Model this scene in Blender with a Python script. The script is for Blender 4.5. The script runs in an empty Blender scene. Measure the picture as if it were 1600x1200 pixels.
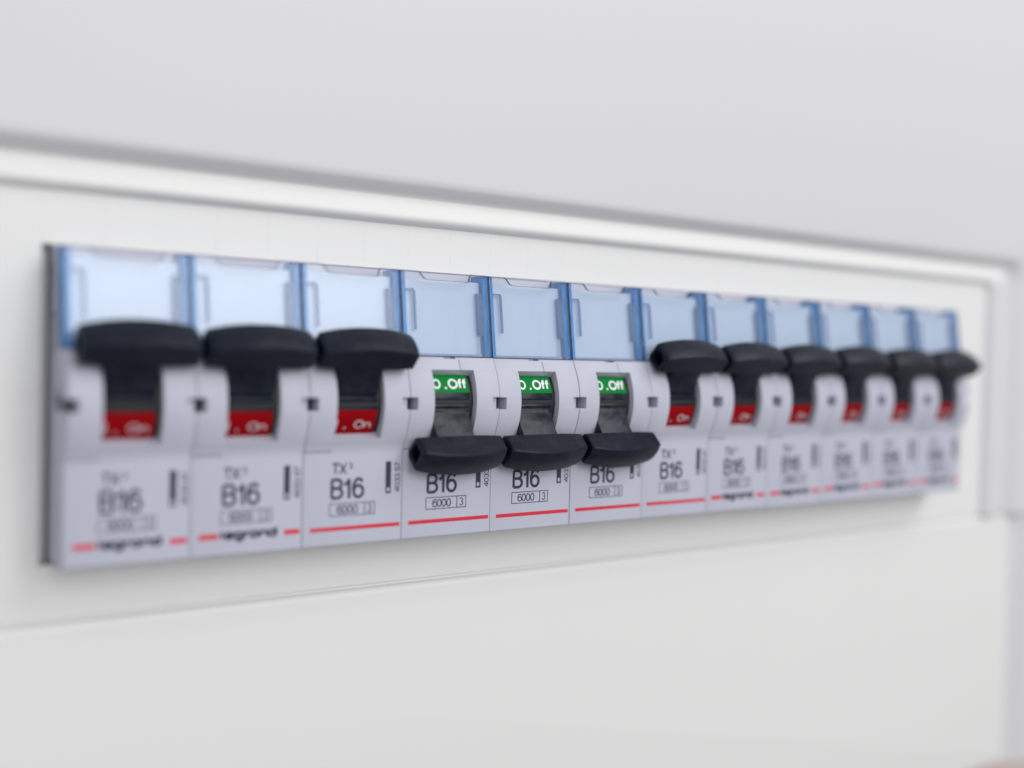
import bpy, bmesh, math, random
from mathutils import Vector, Matrix
random.seed(3)
S = 0.001                      # everything below is written in millimetres
scn = bpy.context.scene
COL = scn.collection

# ------------------------------------------------------------------ camera
cam_d = bpy.data.cameras.new('camera'); cam = bpy.data.objects.new('camera', cam_d); COL.objects.link(cam)
scn.camera = cam
yaw, pit, rol = 0.602507, -0.025502, 0.023021
fw = Vector((math.sin(yaw)*math.cos(pit), math.cos(yaw)*math.cos(pit), math.sin(pit)))
r0 = Vector((math.cos(yaw), -math.sin(yaw), 0)); u0 = r0.cross(fw)
rt = r0*math.cos(rol)+u0*math.sin(rol); up = -r0*math.sin(rol)+u0*math.cos(rol)
M = Matrix((rt, up, -fw)).transposed().to_4x4()
M.translation = Vector((-31.859, -155.27, 31.032))*S
cam.matrix_world = M
cam_d.sensor_width = 36; cam_d.lens = 1653.75/1600*36
cam_d.clip_start = 0.005; cam_d.clip_end = 20
cam_d.dof.use_dof = True; cam_d.dof.focus_distance = 0.189; cam_d.dof.aperture_fstop = 5.2

# ------------------------------------------------------------------ light
w = bpy.data.worlds.new('World'); scn.world = w; w.use_nodes = True
wn = w.node_tree; bg = wn.nodes['Background']; bg.inputs[1].default_value = 0.47
wtc = wn.nodes.new('ShaderNodeTexCoord'); wsp = wn.nodes.new('ShaderNodeSeparateXYZ'); wcr = wn.nodes.new('ShaderNodeValToRGB'); wmr = wn.nodes.new('ShaderNodeMapRange')
wmr.inputs['From Min'].default_value = -0.8; wmr.inputs['From Max'].default_value = 0.8
wn.links.new(wtc.outputs['Generated'], wsp.inputs[0]); wn.links.new(wsp.outputs['Z'], wmr.inputs['Value']); wn.links.new(wmr.outputs[0], wcr.inputs[0]); wn.links.new(wcr.outputs[0], bg.inputs[0])
wcr.color_ramp.elements[0].color = (0.66, 0.64, 0.64, 1); wcr.color_ramp.elements[1].color = (1.25, 1.25, 1.32, 1)   # dim floor, pale ceiling of the room

def lamp(name, loc, target, sx, sy, power, col=(1, 1, 1)):
    l = bpy.data.lights.new(name, 'AREA'); l.shape = 'RECTANGLE'; l.size = sx*S; l.size_y = sy*S
    l.energy = power; l.color = col
    o = bpy.data.objects.new(name, l); COL.objects.link(o)
    o.location = Vector(loc)*S
    d = (Vector(target)-Vector(loc)).normalized()
    o.rotation_euler = d.to_track_quat('-Z', 'Y').to_euler()
    return o
lamp('ceiling_softbox', (520, -560, 640), (110, 0, 10), 640, 380, 2.75, (1, 0.98, 0.965))
lamp('window_light', (175, -900, 310), (60, 0, 20), 730, 520, 4.5, (0.985, 0.985, 0.985))

vs = scn.view_settings; vs.view_transform = 'Standard'; vs.look = 'None'; vs.gamma = 1; vs.use_curve_mapping = False
vs.exposure = 0.11

# ------------------------------------------------------------------ materials
def nmat(name):
    m = bpy.data.materials.new(name); m.use_nodes = True
    nt = m.node_tree; return m, nt, nt.nodes['Principled BSDF']

def plastic(name, col, rough=0.45, var=0.03, scale=60, bump=0.02, spec=0.5, bscale=2500, vrough=0.06):
    m, nt, b = nmat(name)
    tc = nt.nodes.new('ShaderNodeTexCoord')
    n = nt.nodes.new('ShaderNodeTexNoise'); n.inputs['Scale'].default_value = scale; n.inputs['Detail'].default_value = 6
    nt.links.new(tc.outputs['Object'], n.inputs['Vector'])
    r = nt.nodes.new('ShaderNodeMapRange'); r.inputs['To Min'].default_value = 1-var; r.inputs['To Max'].default_value = 1+var
    nt.links.new(n.outputs['Fac'], r.inputs['Value'])
    mx = nt.nodes.new('ShaderNodeVectorMath'); mx.operation = 'SCALE'; mx.inputs[0].default_value = col
    nt.links.new(r.outputs['Result'], mx.inputs['Scale'])
    nt.links.new(mx.outputs[0], b.inputs['Base Color'])
    r2 = nt.nodes.new('ShaderNodeMapRange'); r2.inputs['To Min'].default_value = rough-vrough; r2.inputs['To Max'].default_value = rough+vrough
    nt.links.new(n.outputs['Fac'], r2.inputs['Value']); nt.links.new(r2.outputs['Result'], b.inputs['Roughness'])
    b.inputs['Specular IOR Level'].default_value = spec
    if bump:
        n2 = nt.nodes.new('ShaderNodeTexNoise'); n2.inputs['Scale'].default_value = bscale; n2.inputs['Detail'].default_value = 3
        nt.links.new(tc.outputs['Object'], n2.inputs['Vector'])
        bp = nt.nodes.new('ShaderNodeBump'); bp.inputs['Strength'].default_value = bump; bp.inputs['Distance'].default_value = 0.0002
        nt.links.new(n2.outputs['Fac'], bp.inputs['Height']); nt.links.new(bp.outputs['Normal'], b.inputs['Normal'])
    return m

MAT = {}
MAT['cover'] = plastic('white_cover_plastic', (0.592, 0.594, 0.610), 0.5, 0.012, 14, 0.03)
MAT['cover_low'] = plastic('white_lower_cover_plastic', (0.662, 0.667, 0.655), 0.5, 0.012, 14, 0.03)
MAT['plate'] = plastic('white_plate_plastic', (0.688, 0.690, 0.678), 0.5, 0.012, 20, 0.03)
MAT['body'] = plastic('pale_grey_breaker_plastic', (0.450, 0.462, 0.545), 0.45, 0.02, 150, 0.05, 0.28)
MAT['ink'] = plastic('dark_print', (0.035, 0.04, 0.07), 0.6, 0.05, 100, 0, 0.2)
MAT['redink'] = plastic('red_print', (0.56, 0.008, 0.035), 0.5, 0.05, 100, 0)
MAT['white_ink'] = plastic('white_print', (0.72, 0.74, 0.78), 0.5, 0.03, 100, 0)
MAT['faint_ink'] = plastic('faded_white_print', (0.50, 0.42, 0.45), 0.5, 0.05, 300, 0)
MAT['red'] = plastic('red_status_strip', (0.25, 0.0, 0.003), 0.5, 0.08, 200, 0.02, 0.08)
MAT['green'] = plastic('green_status_strip', (0.0, 0.19, 0.03), 0.5, 0.08, 200, 0.02, 0.08)
MAT['paper'] = plastic('blue_white_label_card', (0.55, 0.635, 0.73), 0.22, 0.02, 80, 0.0, 0.6)
MAT['wall'] = plastic('beige_wall_paint', (0.50, 0.42, 0.38), 0.8, 0.05, 20, 0.1)
MAT['dark'] = plastic('dark_shade_fill', (0.01, 0.01, 0.012), 0.6, 0.05, 100, 0)  # near-black filler colour standing in for shade in notches and slot

def toggle_mat(nm='navy_black_toggle_plastic', lo=0.28, hi=0.5, sp=0.22, mul=1.0, worn=(0.016, 0.021, 0.034), p1=0.82):
    m, nt, b = nmat(nm)
    tc = nt.nodes.new('ShaderNodeTexCoord')
    n = nt.nodes.new('ShaderNodeTexNoise'); n.inputs['Scale'].default_value = 420; n.inputs['Detail'].default_value = 8; n.inputs['Roughness'].default_value = 0.7
    mp = nt.nodes.new('ShaderNodeMapping'); mp.inputs['Scale'].default_value = (1, 1, 1.6)
    oi = nt.nodes.new('ShaderNodeObjectInfo')
    ad = nt.nodes.new('ShaderNodeVectorMath'); ad.operation = 'ADD'
    nt.links.new(tc.outputs['Object'], mp.inputs['Vector']); nt.links.new(mp.outputs[0], ad.inputs[0])
    nt.links.new(oi.outputs['Random'], ad.inputs[1])
    nt.links.new(ad.outputs[0], n.inputs['Vector'])
    cr = nt.nodes.new('ShaderNodeValToRGB')
    cr.color_ramp.elements[0].position = 0.45; cr.color_ramp.elements[0].color = (0.0024*mul, 0.0052*mul, 0.0140*mul, 1)
    cr.color_ramp.elements[1].position = p1; cr.color_ramp.elements[1].color = (*worn, 1)
    nt.links.new(n.outputs['Fac'], cr.inputs['Fac']); nt.links.new(cr.outputs['Color'], b.inputs['Base Color'])
    r = nt.nodes.new('ShaderNodeMapRange'); r.inputs['To Min'].default_value = lo; r.inputs['To Max'].default_value = hi
    nt.links.new(n.outputs['Fac'], r.inputs['Value']); nt.links.new(r.outputs['Result'], b.inputs['Roughness'])
    b.inputs['Specular IOR Level'].default_value = sp
    n2 = nt.nodes.new('ShaderNodeTexNoise'); n2.inputs['Scale'].default_value = 1500; n2.inputs['Detail'].default_value = 4
    nt.links.new(tc.outputs['Object'], n2.inputs['Vector'])
    bp = nt.nodes.new('ShaderNodeBump'); bp.inputs['Strength'].default_value = 0.15; bp.inputs['Distance'].default_value = 0.0003
    nt.links.new(n2.outputs['Fac'], bp.inputs['Height']); nt.links.new(bp.outputs['Normal'], b.inputs['Normal'])
    return m
MAT['toggle'] = toggle_mat()
MAT['drum'] = toggle_mat('worn_glossy_drum_plastic', 0.2, 0.5, 0.30, 1.0, (0.055, 0.06, 0.08), 0.76)

def clear_mat(name, tint, diff, dfac, rough=0.08, fres=1.45):
    """tinted clear plastic: transparent + a little scattering + gloss"""
    m = bpy.data.materials.new(name); m.use_nodes = True; nt = m.node_tree; nt.nodes.clear()
    out = nt.nodes.new('ShaderNodeOutputMaterial')
    tr = nt.nodes.new('ShaderNodeBsdfTransparent'); tr.inputs[0].default_value = (*tint, 1)
    df = nt.nodes.new('ShaderNodeBsdfDiffuse')
    tc = nt.nodes.new('ShaderNodeTexCoord'); mp = nt.nodes.new('ShaderNodeMapping'); mp.inputs['Scale'].default_value = (1, 1, 0.12)
    n = nt.nodes.new('ShaderNodeTexNoise'); n.inputs['Scale'].default_value = 1400; n.inputs['Detail'].default_value = 3
    nt.links.new(tc.outputs['Object'], mp.inputs[0]); nt.links.new(mp.outputs[0], n.inputs['Vector'])
    cr = nt.nodes.new('ShaderNodeValToRGB')
    cr.color_ramp.elements[0].position = 0.3; cr.color_ramp.elements[1].position = 0.7
    cr.color_ramp.elements[0].color = (*[c*0.75 for c in diff], 1); cr.color_ramp.elements[1].color = (*[min(1, c*1.25) for c in diff], 1)
    nt.links.new(n.outputs['Fac'], cr.inputs[0]); nt.links.new(cr.outputs[0], df.inputs[0])
    m1 = nt.nodes.new('ShaderNodeMixShader'); m1.inputs[0].default_value = dfac
    nt.links.new(tr.outputs[0], m1.inputs[1]); nt.links.new(df.outputs[0], m1.inputs[2])
    gl = nt.nodes.new('ShaderNodeBsdfGlossy'); gl.inputs['Roughness'].default_value = rough
    lw = nt.nodes.new('ShaderNodeLayerWeight'); lw.inputs['Blend'].default_value = 0.5
    pw = nt.nodes.new('ShaderNodeMath'); pw.operation = 'POWER'; pw.inputs[1].default_value = 4.0; nt.links.new(lw.outputs['Facing'], pw.inputs[0])
    fr = nt.nodes.new('ShaderNodeMath'); fr.operation = 'MULTIPLY_ADD'; fr.inputs[1].default_value = 0.8; fr.inputs[2].default_value = 0.028
    nt.links.new(pw.outputs[0], fr.inputs[0])
    m2 = nt.nodes.new('ShaderNodeMixShader')
    nt.links.new(fr.outputs[0], m2.inputs[0]); nt.links.new(m1.outputs[0], m2.inputs[1]); nt.links.new(gl.outputs[0], m2.inputs[2])
    nt.links.new(m2.outputs[0], out.inputs[0])
    return m
MAT['clear'] = clear_mat('clear_blue_cover', (0.95, 0.965, 0.99), (0.6, 0.7, 0.9), 0.06)
MAT['clear_edge'] = clear_mat('clear_cover_cut_edge', (0.35, 0.45, 0.60), (0.035, 0.075, 0.15), 0.85, 0.15)
MAT['blue_wall'] = clear_mat('blue_side_wall', (0.25, 0.62, 1.0), (0.04, 0.33, 0.72), 0.66, 0.12)
MAT['blue_rib'] = clear_mat('blue_grey_rib', (0.70, 0.80, 0.92), (0.17, 0.29, 0.48), 0.4, 0.12)

# ------------------------------------------------------------------ mesh helpers (millimetres in, metres out)
def bm_prism(poly, axis, a, b, bm=None):
    """extrude a closed 2D polygon; axis 'x': poly=(y,z); axis 'y': poly=(x,z); axis 'z': poly=(x,y)"""
    bm = bm or bmesh.new()
    f = {'x': lambda p, t: (t, p[0], p[1]), 'y': lambda p, t: (p[0], t, p[1]), 'z': lambda p, t: (p[0], p[1], t)}[axis]
    v1 = [bm.verts.new(f(p, a)) for p in poly]; v2 = [bm.verts.new(f(p, b)) for p in poly]
    n = len(poly)
    bm.faces.new(v1); bm.faces.new(v2[::-1])
    for i in range(n):
        bm.faces.new((v1[i], v2[i], v2[(i+1) % n], v1[(i+1) % n]))
    bmesh.ops.recalc_face_normals(bm, faces=bm.faces)
    return bm
def bm_box(x0, x1, y0, y1, z0, z1, bm=None):
    return bm_prism([(x0, z0), (x1, z0), (x1, z1), (x0, z1)], 'y', y0, y1, bm)
def to_mesh(bm, name):
    bmesh.ops.recalc_face_normals(bm, faces=bm.faces)
    me = bpy.data.meshes.new(name); bm.to_mesh(me); bm.free(); return me
def evaluated(me, mods):
    """run modifiers on a mesh (still in mm) and return the result"""
    o = bpy.data.objects.new('work', me); COL.objects.link(o); extra = []
    for k, v in mods:
        if k == 'cut':
            c = bpy.data.objects.new('cutter', v); COL.objects.link(c); extra.append(c)
            m = o.modifiers.new('b', 'BOOLEAN'); m.operation = 'DIFFERENCE'; m.object = c; m.solver = 'EXACT'
        elif k == 'bevel':
            m = o.modifiers.new('v', 'BEVEL'); m.width = v[0]; m.segments = v[1]; m.limit_method = 'ANGLE'; m.angle_limit = math.radians(v[2])
            m.use_clamp_overlap = True
    dg = bpy.context.evaluated_depsgraph_get(); dg.update()
    r = bpy.data.meshes.new_from_object(o.evaluated_get(dg), depsgraph=dg)
    bpy.data.objects.remove(o)
    for c in extra: bpy.data.objects.remove(c)
    return r
def finish(me, mats, smooth=35):
    me.transform(Matrix.Scale(S, 4))
    for m in mats: me.materials.append(m)
    if smooth:
        for p in me.polygons: p.use_smooth = True
        me.set_sharp_from_angle(angle=math.radians(smooth))
    me.update(); return me
def obj(name, me, parent=None, label=None):
    me.name = name
    o = bpy.data.objects.new(name, me); COL.objects.link(o)
    if parent: o.parent = parent
    if label: o['label'] = label
    return o
def empty(name, loc, label, cat, group=None):
    o = bpy.data.objects.new(name, None); COL.objects.link(o); o.location = Vector(loc)*S
    o.empty_display_size = 0.01
    o['label'] = label; o['category'] = cat
    if group: o['group'] = group
    return o

def el(cx, cy, rx, ry, a0, a1, n=14):
    return [(cx+rx*math.cos(math.radians(a0+(a1-a0)*i/n)), cy+ry*math.sin(math.radians(a0+(a1-a0)*i/n))) for i in range(n+1)]
# a plain grotesque alphabet of pen strokes: advance width, strokes (cap height 1, x-height 0.7)
GLYPH = {
 'B': (0.66, [[(0, 0), (0, 1)], [(0, 1)]+el(0.30, 0.765, 0.21, 0.235, 90, -90)+[(0, 0.53)], [(0, 0.53)]+el(0.30, 0.265, 0.25, 0.265, 90, -90)+[(0, 0)]]),
 '1': (0.50, [[(0.0, 0.73), (0.10, 0.75), (0.18, 0.81), (0.23, 0.92), (0.25, 1.02)], [(0.27, 1.02), (0.27, -0.05)]]),
 '6': (0.60, [el(0.28, 0.74, 0.22, 0.26, 20, 90, 8)+el(0.28, 0.5, 0.27, 0.5, 90, 180, 8)+[(0.01, 0.33)], el(0.275, 0.32, 0.255, 0.32, 0, 360, 26)]),
 '0': (0.62, [el(0.26, 0.5, 0.25, 0.5, 0, 360, 30)]),
 '3': (0.60, [el(0.25, 0.755, 0.21, 0.245, 165, -80), el(0.25, 0.265, 0.24, 0.265, 88, -165)]),
 '4': (0.60, [[(0.40, 0), (0.40, 1.0), (0.0, 0.27), (0.55, 0.27)]]),
 '5': (0.60, [[(0.46, 1), (0.10, 1), (0.05, 0.50)]+el(0.25, 0.32, 0.25, 0.32, 130, -155)]),
 '7': (0.58, [[(0, 1), (0.5, 1), (0.30, 0.55), (0.17, 0)]]),
 'T': (0.68, [[(0, 1), (0.62, 1)], [(0.31, 0.98), (0.31, 0)]]),
 'X': (0.66, [[(0, 1), (0.60, 0)], [(0.60, 1), (0, 0)]]),
 'O': (0.84, [el(0.36, 0.5, 0.36, 0.5, 0, 360, 34)]),
 'I': (0.30, [[(0, 0), (0, 1)]]),
 'f': (0.40, [el(0.30, 0.80, 0.16, 0.2, 80, 180, 8)+[(0.14, 0)], [(0, 0.68), (0.32, 0.68)]]),
 'n': (0.62, [[(0, 0), (0, 0.7)], [(0, 0.4)]+el(0.24, 0.44, 0.24, 0.26, 160, 0, 10)+[(0.48, 0)]]),
 'l': (0.26, [[(0, 0), (0, 1)]]),
 'e': (0.66, [[(0.02, 0.36), (0.50, 0.36)]+el(0.26, 0.35, 0.25, 0.35, 5, 315, 24)]),
 'g': (0.70, [el(0.26, 0.35, 0.26, 0.35, 0, 360, 26), [(0.53, 0.7), (0.53, -0.05)]+el(0.28, -0.06, 0.25, 0.24, 0, -150, 10)]),
 'r': (0.44, [[(0, 0), (0, 0.7)], [(0, 0.38)]+el(0.24, 0.42, 0.22, 0.27, 165, 70, 8)]),
 'a': (0.70, [el(0.26, 0.35, 0.26, 0.35, 0, 360, 26), [(0.53, 0.7), (0.53, 0)]]),
 'd': (0.70, [el(0.26, 0.35, 0.26, 0.35, 0, 360, 26), [(0.53, 1.05), (0.53, 0)]]),
 ' ': (0.30, []),
}
def text_bm(body, cap, x, z, width, pen, bm=None, rot=False, y=-0.03, dens=0):
    """lettering in the x-z plane facing -y, lower left at (x,z); cap height, total width and pen width in mm"""
    bm = bm or bmesh.new()
    adv = sum(GLYPH[c][0] for c in body); last = body[-1]
    adv -= GLYPH[last][0]-max(p[0] for st in GLYPH[last][1] for p in st)
    kx = (width-pen)/adv; kz = cap-pen; h = pen/2
    cx = 0.0; k = 0
    for c in body:
        for st in GLYPH[c][1]:
            P = []
            for q in st:
                v = Vector(((cx+q[0])*kx+h, q[1]*kz+h))
                if not P or (v-P[-1]).length > 1e-4: P.append(v)
            closed = (P[0]-P[-1]).length < 1e-3*cap and len(P) > 4
            if closed: P = P[:-1]
            if dens:
                Q = []
                for i in range(len(P)-(0 if closed else 1)):
                    a, b = P[i], P[(i+1) % len(P)]; m = max(1, int((b-a).length/dens))
                    Q += [a.lerp(b, j/m) for j in range(m)]
                if not closed: Q.append(P[-1])
                P = Q
            n = len(P); L = []; R = []
            for i in range(n):
                a = P[i-1] if (i > 0 or closed) else None; b = P[(i+1) % n] if (i < n-1 or closed) else None
                d1 = (P[i]-a).normalized() if a is not None else None; d2 = (b-P[i]).normalized() if b is not None else None
                d1 = d1 or d2; d2 = d2 or d1
                n1 = Vector((-d1.y, d1.x)); n2 = Vector((-d2.y, d2.x)); m = (n1+n2)
                m = m.normalized() if m.length > 1e-6 else n1
                q = h/max(0.45, m.dot(n1)); L.append(P[i]+m*q); R.append(P[i]-m*q)
            yy = y-0.004*(k % 3); k += 1
            def vert(v):
                a, b = v.x, v.y
                if rot: a, b = -b, a
                return bm.verts.new((x+a, yy, z+b))
            Lv = [vert(v) for v in L]; Rv = [vert(v) for v in R]
            for i in range(n if closed else n-1):
                j = (i+1) % n; bm.faces.new((Lv[i], Lv[j], Rv[j], Rv[i]))
        cx += GLYPH[c][0]
    return bm
def flat(bm, x0, x1, z0, z1, y=-0.03):
    vs_ = [bm.verts.new(p) for p in ((x0, y, z0), (x1, y, z0), (x1, y, z1), (x0, y, z1))]
    bm.faces.new(vs_)
def flat_mesh(bm):
    """printed marks: every face towards -y"""
    for f in bm.faces:
        f.normal_update()
        if f.normal.y > 0: f.normal_flip()
    me = bpy.data.meshes.new('print'); bm.to_mesh(me); bm.free(); return me

# ------------------------------------------------------------------ the wall and the enclosure
def arc(cx, cy, r, a0, a1, n):
    return [(cx+r*math.cos(math.radians(a0+(a1-a0)*i/n)), cy+r*math.sin(math.radians(a0+(a1-a0)*i/n))) for i in range(n+1)]

o = obj('wall', finish(to_mesh(bm_box(-900, 1100, 60.5, 80, -700, 900), 'wall'), [MAT['wall']], 0)); o['kind'] = 'structure'

PX0, PX1, PZ1, PZ0 = -23.0, 235.5, 53.2, -8.8        # the sunk plate round the breakers
PY = 9.0
EX0, EX1, EZ0, EZ1 = -52.0, 266.0, -79.8, 150.0       # the whole enclosure

box = empty('distribution_board', (106, 30, EZ0), 'white plastic distribution board with a sunk plate around the row of breakers', 'fuse box')
def bobj(name, me, parent=box, label=None):
    me.transform(Matrix.Translation(-box.location)); return obj(name, me, parent, label)

# frame swept round the sunk plate: (offset outwards, depth)
prof = [(0.0, 9.35), (0.3, 9.30), (0.7, 8.3), (1.0, 7.75), (1.45, 7.35), (2.1, 7.35), (3.8, 8.1), (5.2, 8.85), (5.45, 8.75), (5.9, 8.05), (7.0, 6.5), (7.6, 6.1), (8.6, 6.0)]
kx = 2.15
path = []
RC = 3.0
def ring_pt(d, t):
    # t: ('l',z) ('r',z) or corner angle
    kind, v = t
    rr = RC+0.3*d; ax = PX1+d*kx-rr; bx = PX0-d*kx+rr; az = PZ1+d-rr
    if kind == 'l': return (PX0-d*kx, v)
    if kind == 'r': return (PX1+d*kx, v)
    if kind == 'cl': return (bx+rr*math.cos(v), az+rr*math.sin(v))
    if kind == 'cr': return (ax+rr*math.cos(v), az+rr*math.sin(v))
ts = [('l', PZ0-0.3)] + [('cl', math.pi-math.pi/2*i/12) for i in range(13)] + [('cr', math.pi/2-math.pi/2*i/12) for i in range(13)] + [('r', PZ0-0.3)]
bm = bmesh.new()
rows = [[bm.verts.new((ring_pt(d, t)[0], y, ring_pt(d, t)[1])) for t in ts] for d, y in prof]
for i in range(len(prof)-1):
    for j in range(len(ts)-1):
        f = bm.faces.new((rows[i][j], rows[i][j+1], rows[i+1][j+1], rows[i+1][j])); f.material_index = 1 if i < 8 and 7 <= j <= 20 else 0  # top lip takes the lighter plate colour, painting in the light it catches
# the outer face of the hood, from the frame to the rim of the enclosure
outer = rows[-1]
rim = []
for j, t in enumerate(ts):
    x, z = ring_pt(prof[-1][0], t)
    if j <= 6: rim.append(bm.verts.new((EX0+2, 6.0, z if j < 2 else z + (EZ1-2-z)*(j-1)/5)))
    elif j >= len(ts)-7: rim.append(bm.verts.new((EX1-2, 6.0, z if j > len(ts)-3 else z + (EZ1-2-z)*(len(ts)-2-j)/5)))
    else: rim.append(bm.verts.new((x, 6.0, EZ1-2)))
for j in range(len(ts)-1):
    bm.faces.new((outer[j], outer[j+1], rim[j+1], rim[j]))
# lower side stiles beside the lower cover
for sgn, inner, edge in ((-1, PX0-prof[-1][0]*kx, EX0+2), (1, PX1+prof[-1][0]*kx, EX1-2)):
    pr = [(inner-sgn*6, 9.0), (inner-sgn*1.2, 8.8), (inner+sgn*0.5, 8.0), (inner+sgn*3, 6.5), (inner+sgn*4, 6.0), (edge, 6.0)]
    a = [bm.verts.new((x, y, PZ0-0.3)) for x, y in pr]; b = [bm.verts.new((x, y, EZ0)) for x, y in pr]
    for i in range(len(pr)-1): bm.faces.new((a[i], a[i+1], b[i+1], b[i]))
# side returns and the rim
def strip(pts):
    for (p, q) in zip(pts[:-1], pts[1:]):
        pass
loop = [(EX0+2, EZ0), (EX0+2, EZ1-2), (EX1-2, EZ1-2), (EX1-2, EZ0)]
loop2 = [(EX0+0.5, EZ0), (EX0+0.5, EZ1-0.5), (EX1-0.5, EZ1-0.5), (EX1-0.5, EZ0)]
loop3 = [(EX0, EZ0), (EX0, EZ1), (EX1, EZ1), (EX1, EZ0)]
lv = [[bm.verts.new((x, y, z)) for x, z in lp] for lp, y in ((loop, 6.0), (loop2, 6.5), (loop3, 8.0), (loop3, 22.0))]
for a, b in zip(lv[:-1], lv[1:]):
    for i in range(3): bm.faces.new((a[i], a[i+1], b[i+1], b[i]))
me = to_mesh(bm, 'upper_hood')
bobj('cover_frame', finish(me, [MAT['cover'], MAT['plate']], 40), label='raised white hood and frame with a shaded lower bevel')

# front plate with the cut-out and faint knock-out lines
CX0, CX1, CZ0, CZ1 = -1.5, 213.6, -0.8, 45.85
bm = bmesh.new()
bm_box(PX0-0.6, CX0, PY, PY+2, PZ0, CZ1, bm)
bm_box(CX1, PX1+0.6, PY, PY+2, PZ0, CZ1, bm)
bm_box(CX0, CX1, PY, PY+2, PZ0, CZ0, bm)
bm_box(PX0-13, PX1+15, 9.5, 12.4, PZ0-2.0, PZ0-0.01, bm)
poly = [(PX0-0.6, PY)]
x = CX0-0.1
while x < CX1+1:
    poly += [(x-0.12, PY), (x-0.05, PY+0.03), (x+0.05, PY+0.03), (x+0.12, PY)]; x += 8.55
poly += [(PX1+0.6, PY), (PX1+0.6, PY+2), (PX0-0.6, PY+2)]
bm_prism(poly, 'z', CZ1, PZ1+0.6, bm)
bm_box(CX0-0.5, -0.15, 11.6, 13, CZ0-1, CZ1+1, bm)  # added flange closing the left gap so it renders less black
bobj('front_plate', finish(to_mesh(bm, 'front_plate'), [MAT['plate']], 0))

# lower cover slab
def rrect(x0, x1, z0, z1, r, n=6):
    return arc(x1-r, z1-r, r, 0, 90, n)+arc(x0+r, z1-r, r, 90, 180, n)+arc(x0+r, z0+r, r, 180, 270, n)+arc(x1-r, z0+r, r, 270, 360, n)
me = to_mesh(bm_prism(rrect(PX0-13.8, PX1+15.6, EZ0+0.2, PZ0-0.6, 2.6), 'y', 8.3, 11.0), 'lower_cover')
me = evaluated(me, [('bevel', (1.3, 5, 40))])
bobj('lower_cover', finish(me, [MAT['cover_low']], 50), label='smooth white lower cover below the breakers')
# rear housing, tucked behind the cover
bm = bmesh.new()
bm_box(EX0+1.5, CX0-6, 12.5, 60, EZ0+0.4, EZ1-1, bm); bm_box(CX1+6, EX1-1.5, 12.5, 60, EZ0+0.4, EZ1-1, bm)
bm_box(CX0-6, CX1+6, 12.5, 60, EZ0+0.4, -8, bm); bm_box(CX0-6, CX1+6, 12.5, 60, 54, EZ1-1, bm); bm_box(CX0-6, CX1+6, 48, 60, -8, 54, bm)
bobj('rear_housing', finish(to_mesh(bm, 'rear_housing'), [MAT['cover']], 0))

# ------------------------------------------------------------------ the circuit breaker
W = 17.7
ZC = 23.0
G = 0.07                       # half of the gap between neighbours
BX0, BX1 = G, W-G
SX0, SX1 = 4.6, 12.95          # the slot
def nose(z):                   # bulge of the front
    R = 13.2; h = 2.45; t = (z-ZC)/7.6
    if t <= -0.8: return 0.0 if t < -1.12 else -h*0.347*((t+1.12)/0.32)**2
    if t >= 1: return 0.0
    return -h*(math.cos(t*math.pi/2)**0.9)
pf = [(9.4, -0.45), (9.4, -0.05), (0.25, 0.0), (0.0, 0.25)]
n = 26
for i in range(n+1):
    z = 14.4+(30.55-14.4)*i/n
    pf.append((nose(z), z))
pf += [(0.2, 30.7), (4.4, 30.75), (6.0, 45.25), (9.4, 45.3), (9.4, 46.0), (40, 46.0), (40, -0.45)]
base = to_mesh(bm_prism(pf, 'x', BX0, BX1), 'body')
cut = bmesh.new()
bm_prism([(-5, 28.6), (-1.2, 28.6), (-1.0, 28.5), (0.9, 27.1), (12, 29.0), (12, 17.0), (0.9, 18.35), (-0.9, 17.2), (-5, 16.6)], 'x', SX0, SX1, cut)
# notches at both edges, a hollow one and a shallow one
bm_box(-1, 1.45, -6, 9.0, 21.85, 23.95, cut); bm_box(16.25, 19, -6, -1.35, 21.9, 23.95, cut)
cme = to_mesh(cut, 'c')
cut2 = bmesh.new()
bm_box(-1, 4.75, -1, 0.5, 15.12, 15.30, cut2)                       # slit left of the label
cme2 = to_mesh(cut2, 'c2')
cut3 = bmesh.new()
bm_box(10.35, 10.47, -2.5, 0.35, 28.2, 30.3, cut3); bm_box(7.6, 9.9, -2, 1.5, 30.42, 32, cut3)                  # moulding seam above the slot
cme3 = to_mesh(cut3, 'c3')
cut4 = bmesh.new()
bm_prism(arc(4.6, 24.0, 1.15, 0, 340, 17)[:-1] + [], 'x', -1, 3.0, cut4)
bm_box(-1, 2.5, 7.2, 10.6, 30.5, 36.0, cut4)
bm_box(-1, 2.0, 9.6, 13.0, 39.5, 43.0, cut4)
cme4 = to_mesh(cut4, 'c4')
body_me = evaluated(base, [('cut', cme), ('cut', cme2), ('cut', cme3), ('cut', cme4), ('bevel', (0.10, 2, 30))])
body_me = finish(body_me, [MAT['body']], 32)

t = bmesh.new(); bm_box(0.22, 1.05, -0.1, 1.0, 22.1, 23.5, t)  # dark box set into the notch, painting the shade inside it
notch_shade_me = finish(to_mesh(t, 'notch_shade'), [MAT['dark']], 0)
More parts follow.
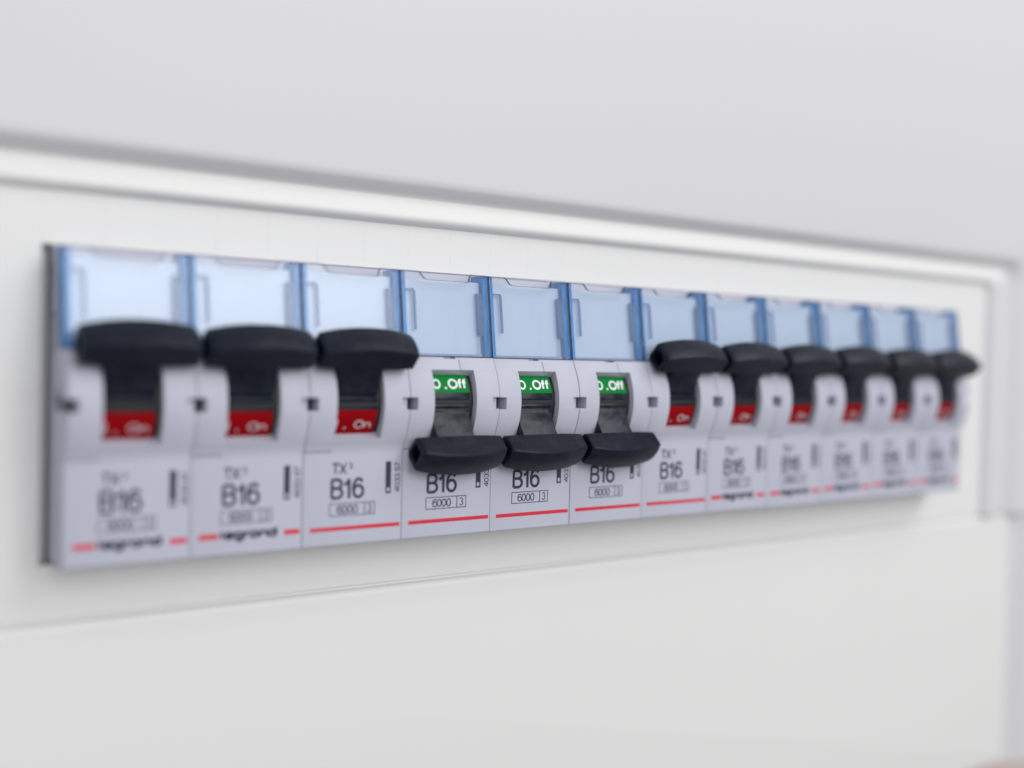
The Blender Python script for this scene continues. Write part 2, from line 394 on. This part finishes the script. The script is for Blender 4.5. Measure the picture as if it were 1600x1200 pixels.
# label holder: slanting clear cover
ZB, ZT = 30.8, 45.2
def hy(z): return 0.05 + 2.0*(z-ZB)/(ZT-ZB)
def shear(bm):
    for v in bm.verts: v.co.y += hy(v.co.z)
    return bm
outl = [(G, ZB), (W-G, ZB), (W-G, ZT), (W-3.6, ZT), (W-3.9, ZT-0.25), (W-4.1, ZT-1.15), (W-4.5, ZT-1.35), (5.1, ZT-1.35), (4.6, ZT-1.1), (3.9, ZT-0.2), (3.4, ZT), (G, ZT)]
cov = to_mesh(shear(bm_prism(outl, 'y', 0, 0.55)), 'h')
cov = evaluated(cov, [('bevel', (0.10, 2, 40))])
def holder_mesh():
    bm = bmesh.new(); bm.from_mesh(cov)
    for f in bm.faces:
        f.normal_update(); f.material_index = 0 if abs(f.normal.y) > 0.9 else 1
    k = len(bm.faces)
    t = bmesh.new()
    bm_box(G+0.02, 1.1, 0.58, 4.0, ZB+0.05, ZT-0.05, t)          # left wall
    bm_box(W-1.2, W-G-0.02, 0.58, 4.0, ZB+0.05, ZT-0.05, t)      # right wall
    shear(t)
    for f in t.faces: f.material_index = 2
    tm = bpy.data.meshes.new('t'); t.to_mesh(tm); t.free(); bm.from_mesh(tm)
    t = bmesh.new()
    bm_box(W-2.3, W-1.25, 0.60, 1.2, 34.6, 42.0, t)                # thick tab on the right
    bm_box(W-1.95, W-1.75, 0.60, 0.9, 31.3, 34.3, t)
    # bent rib near the left wall
    bm_box(2.75, 3.0, 0.60, 1.15, 35.2, 41.6, t); bm_box(1.15, 2.75, 0.60, 1.15, 42.0, 42.22, t)
    bm_prism([(2.45, 42.0), (3.0, 41.6), (2.75, 41.6), (2.75, 42.22), (2.45, 42.22)][:0] or [(2.75, 41.6), (3.0, 41.6), (2.76, 42.22), (2.5, 42.2)], 'y', 0.6, 1.15, t)
    bm_box(1.15, W-2.35, 0.60, 1.1, 31.1, 31.22, t)
    shear(t)
    for f in t.faces: f.material_index = 3
    tm2 = bpy.data.meshes.new('t'); t.to_mesh(tm2); t.free(); bm.from_mesh(tm2)
    me = bpy.data.meshes.new('label_holder'); bm.to_mesh(me); bm.free(); return me
holder_me = finish(holder_mesh(), [MAT['clear'], MAT['clear_edge'], MAT['blue_wall'], MAT['blue_rib']], 0)
t = bmesh.new(); bm_box(1.15, W-1.25, 1.5, 1.75, ZB+0.1, ZT-1.25, t)
paper_me = finish(to_mesh(shear(t), 'paper'), [MAT['paper']], 0)

# toggle, modelled round its pivot with the lever pointing to -y
PVY, PVZ = 6.0, ZC
R0 = 7.5
def pol(r, a): return (-r*math.cos(math.radians(a)), r*math.sin(math.radians(a)))
pts = []
for i in range(13): pts.append(pol(R0, -130+(130-48)*i/12))
half = [pol(7.0, -47.2), pol(7.05, -43), pol(7.6, -41.8), pol(7.7, -38.5), pol(7.25, -37.5), pol(7.3, -34), pol(7.75, -31), pol(7.95, -27), pol(8.4, -22), pol(9.1, -18), pol(11.0, -13)]
pts += half
pts += [(y, -z) for y, z in half[::-1]]
for i in range(13): pts.append(pol(R0, 48+(130-48)*i/12))
lev = to_mesh(bm_prism(pts, 'x', SX0+0.08, SX1-0.85), 'lever')
lev = evaluated(lev, [('bevel', (0.12, 2, 25))])
def grip_bm():
    bm = bmesh.new()
    cx = (SX0+SX1)/2+0.55; hw = 8.3
    def section(x, sc, rt, t, inset=0.0):
        r0_, r1_ = 9.95, rt
        c = 0.75
        base_ = [(r0_, -t+c), (r0_+c, -t), (r1_-c*0.55, -t), (r1_-0.15, -t+0.2), (r1_+0.22, -t*0.35), (r1_+0.22, t*0.35), (r1_-0.15, t-0.2), (r1_-c*0.55, t), (r0_+c, t), (r0_, t-c)]
        mr = (r0_+r1_)/2
        return [bm.verts.new((cx+x, -(mr+(r-mr)*sc), tt*sc)) for r, tt in base_]
    def rt(x): u = abs(x)/hw; return 15.2-1.2*u**2.1
    def th(x): u = abs(x)/hw; return 2.6-0.25*u**2.5
    secs = []
    secs.append(section(-hw+1.8, 0.50, rt(hw), th(hw)))
    secs.append(section(-hw+0.05, 0.58, rt(hw), th(hw)))
    secs.append(section(-hw, 0.66, rt(hw), th(hw)))
    secs.append(section(-hw, 0.90, rt(hw), th(hw)))
    secs.append(section(-hw+0.12, 0.97, rt(hw), th(hw)))
    N = 18
    for i in range(N+1):
        x = (-hw+0.35)+(2*hw-0.7)*i/N
        secs.append(section(x, 1.0, rt(x), th(x)))
    secs.append(section(hw-0.12, 0.97, rt(hw), th(hw)))
    secs.append(section(hw, 0.90, rt(hw), th(hw)))
    secs.append(section(hw, 0.66, rt(hw), th(hw)))
    secs.append(section(hw-0.05, 0.58, rt(hw), th(hw)))
    secs.append(section(hw-1.8, 0.50, rt(hw), th(hw)))
    for a, b in zip(secs[:-1], secs[1:]):
        n_ = len(a)
        for i in range(n_): bm.faces.new((a[i], a[(i+1) % n_], b[(i+1) % n_], b[i]))
    bm.faces.new(secs[0]); bm.faces.new(secs[-1])
    bmesh.ops.recalc_face_normals(bm, faces=bm.faces)
    return bm
lever_me = finish(lev, [MAT['drum']], 35)
lever_clean_me = lever_me.copy(); lever_clean_me.materials[0] = MAT['toggle']
grip_me = finish(to_mesh(grip_bm(), 'grip'), [MAT['toggle']], 28)
slot_shade = bmesh.new()  # black filler beside the drum, painted shade for the slot gap
bm_prism([pol(7.3, -170+340*i/24) for i in range(25)], 'x', SX0+0.06, SX1-0.06, slot_shade)
slot_shade_me = finish(to_mesh(slot_shade, 'slot_shade'), [MAT['dark']], 35)

def on_drum(bm, rad, amid, zmid):
    """wrap flat x-z marks round the drum: height z becomes arc length; in lever space"""
    for v in bm.verts:
        a = amid+math.degrees((v.co.z-zmid)/rad)
        y, z = pol(rad-0.03-v.co.y, a); v.co.y, v.co.z = y, z
    me = bpy.data.meshes.new('t'); bm.to_mesh(me); bm.free(); return me
def strip_mesh(a0, a1, mat):
    bm = bmesh.new(); rr = R0+0.05
    k = 10; A = [pol(rr, a0+(a1-a0)*i/k) for i in range(k+1)]
    B = [pol(rr-0.3, a1+(a0-a1)*i/k) for i in range(k+1)]
    bm_prism(A+B, 'x', SX0+0.25, SX1-0.9, bm)
    return finish(to_mesh(bm, 'strip'), [mat], 35)
ANG = 44.0
# lever space: a measured from the lever; a>0 is upwards
green_me = strip_mesh(57.0, 82, MAT['green'])
red_me = strip_mesh(-95, -52.0, MAT['red'])
tb = text_bm('O', 1.85, SX0+0.30, 0, 1.6, 0.34, dens=0.25)
flat(tb, 7.25, 7.62, 0.0, 0.36)
text_bm('Off', 1.9, 7.95, 0, 3.8, 0.38, tb, dens=0.25)
off_me = finish(on_drum(tb, R0+0.10, 68.5, 0.93), [MAT['white_ink']], 0)
tb = text_bm('I', 1.75, SX0+0.45, 0, 0.34, 0.34, dens=0.25) if False else bmesh.new()
flat(tb, SX0+0.4, SX0+0.75, 0.0, 0.9); flat(tb, SX0+0.4, SX0+0.75, 0.9, 1.75)
flat(tb, 6.55, 6.9, 0.0, 0.35)
text_bm('On', 1.55, 8.3, 0.05, 3.0, 0.27, tb, dens=0.25)
on_me = finish(on_drum(tb, R0+0.10, -70.0, 0.9), [MAT['faint_ink']], 0)

# prints on the label field
bm = text_bm('TX', 1.9, 4.85, 11.45, 2.75, 0.28)
text_bm('3', 1.0, 7.9, 12.35, 0.66, 0.17, bm)
text_bm('B16', 3.45, 4.75, 7.45, 6.0, 0.5, bm)
l = 0.13
flat(bm, 4.6, 12.7, 4.75, 4.75+l); flat(bm, 4.6, 12.7, 6.85-l, 6.85); flat(bm, 4.6, 4.6+l, 4.75+l, 6.85-l); flat(bm, 12.7-l, 12.7, 4.75+l, 6.85-l)
flat(bm, 10.75, 10.75+l*1.2, 4.9, 6.7)
text_bm('6000', 1.42, 5.9, 5.08, 3.75, 0.19, bm); text_bm('3', 1.42, 11.3, 5.08, 0.8, 0.17, bm)
marks_me = finish(flat_mesh(bm), [MAT['ink']], 0)
bm = bmesh.new()
flat(bm, 14.6, 15.6, 9.25, 13.3); flat(bm, 14.6, 14.85, 8.0, 9.25); flat(bm, 15.35, 15.6, 8.0, 9.25); flat(bm, 14.85, 15.35, 8.0, 8.3); flat(bm, 14.85, 15.35, 8.95, 9.25)
text_bm('4033 57', 1.0, 17.3, 8.1, 5.0, 0.15, bm, rot=True)
num_me = finish(flat_mesh(bm), [MAT['ink']], 0)
bm = bmesh.new(); flat(bm, 1.35, 17.35, 2.45, 3.08); line_me = finish(flat_mesh(bm), [MAT['redink']], 0)
bm = bmesh.new(); flat(bm, 1.3, 4.3, 2.62, 3.4); flat(bm, 14.75, 17.3, 2.5, 3.25); dash_me = finish(flat_mesh(bm), [MAT['redink']], 0)
bm = text_bm('legrand', 1.65, 4.65, 2.32, 9.0, 0.46); brand_me = finish(flat_mesh(bm), [MAT['ink']], 0)

def labels(i):
    first = 'pale grey circuit breaker'
    return {
     0: 'leftmost grey circuit breaker, its bare left side showing, toggle up over red On strip',
     1: 'grey circuit breaker, toggle up, brand lettering, between the leftmost breaker and the one without lettering',
     2: 'grey circuit breaker with toggle up and unbroken red line, left of the three switched off',
     3: 'leftmost of the three switched off breakers, toggle down, green strip, its hollow toggle end showing',
     4: 'sharpest grey circuit breaker, toggle down under a green strip, middle of the three switched off',
     5: 'rightmost of the three switched off breakers, toggle down with a green strip above',
     6: 'grey circuit breaker with toggle up and unbroken red line, right of the three switched off',
     7: 'blurred grey breaker, toggle up, brand lettering, second to the right of the switched off ones',
     8: 'blurred grey breaker, toggle up, brand lettering, fourth from the right end of the row',
     9: 'blurred grey breaker, toggle up, brand lettering, third from the right end of the row',
     10: 'blurred grey breaker, toggle up, faint lettering, next to last at the right end',
     11: 'rightmost and most blurred grey breaker, toggle up, its toggle tip sticking past the row end',
    }[i]
DOWN = (3, 4, 5); PLAIN = (2, 3, 4, 5, 6)
for i in range(12):
    root = empty('circuit_breaker', (i*W, 0, 0), labels(i), 'circuit breaker', 'circuit breakers in a row on the board')
    root.location.y += random.uniform(-0.00005, 0.00005); root.location.z += random.uniform(-0.00006, 0.00006)
    b = obj('body', body_me, root); obj('printed_lettering', marks_me, b); obj('article_number', num_me, b); obj('notch_shade', notch_shade_me, b)
    if i in PLAIN: obj('red_line', line_me, b)
    else:
        obj('red_line', dash_me, b, 'red line broken by the brand lettering'); obj('brand_lettering', brand_me, b)
    h = obj('label_holder', holder_me, root); obj('paper_label', paper_me, h)
    tg = obj('toggle', lever_me if i in DOWN else lever_clean_me, root, 'black toggle switched %s' % ('down' if i in DOWN else 'up'))
    obj('grip', grip_me, tg); obj('slot_shade_core', slot_shade_me, tg)
    tg.location = Vector((0, PVY, PVZ))*S
    if i in DOWN:
        tg.rotation_euler = (math.radians(ANG+random.uniform(-0.8, 0.8)), 0, 0)
        obj('status_strip', green_me, tg, 'green status strip'); obj('status_lettering', off_me, tg)
    else:
        tg.rotation_euler = (-math.radians(ANG+random.uniform(-0.9, 0.9)), 0, 0)
        obj('status_strip', red_me, tg, 'red status strip'); obj('status_lettering', on_me, tg)
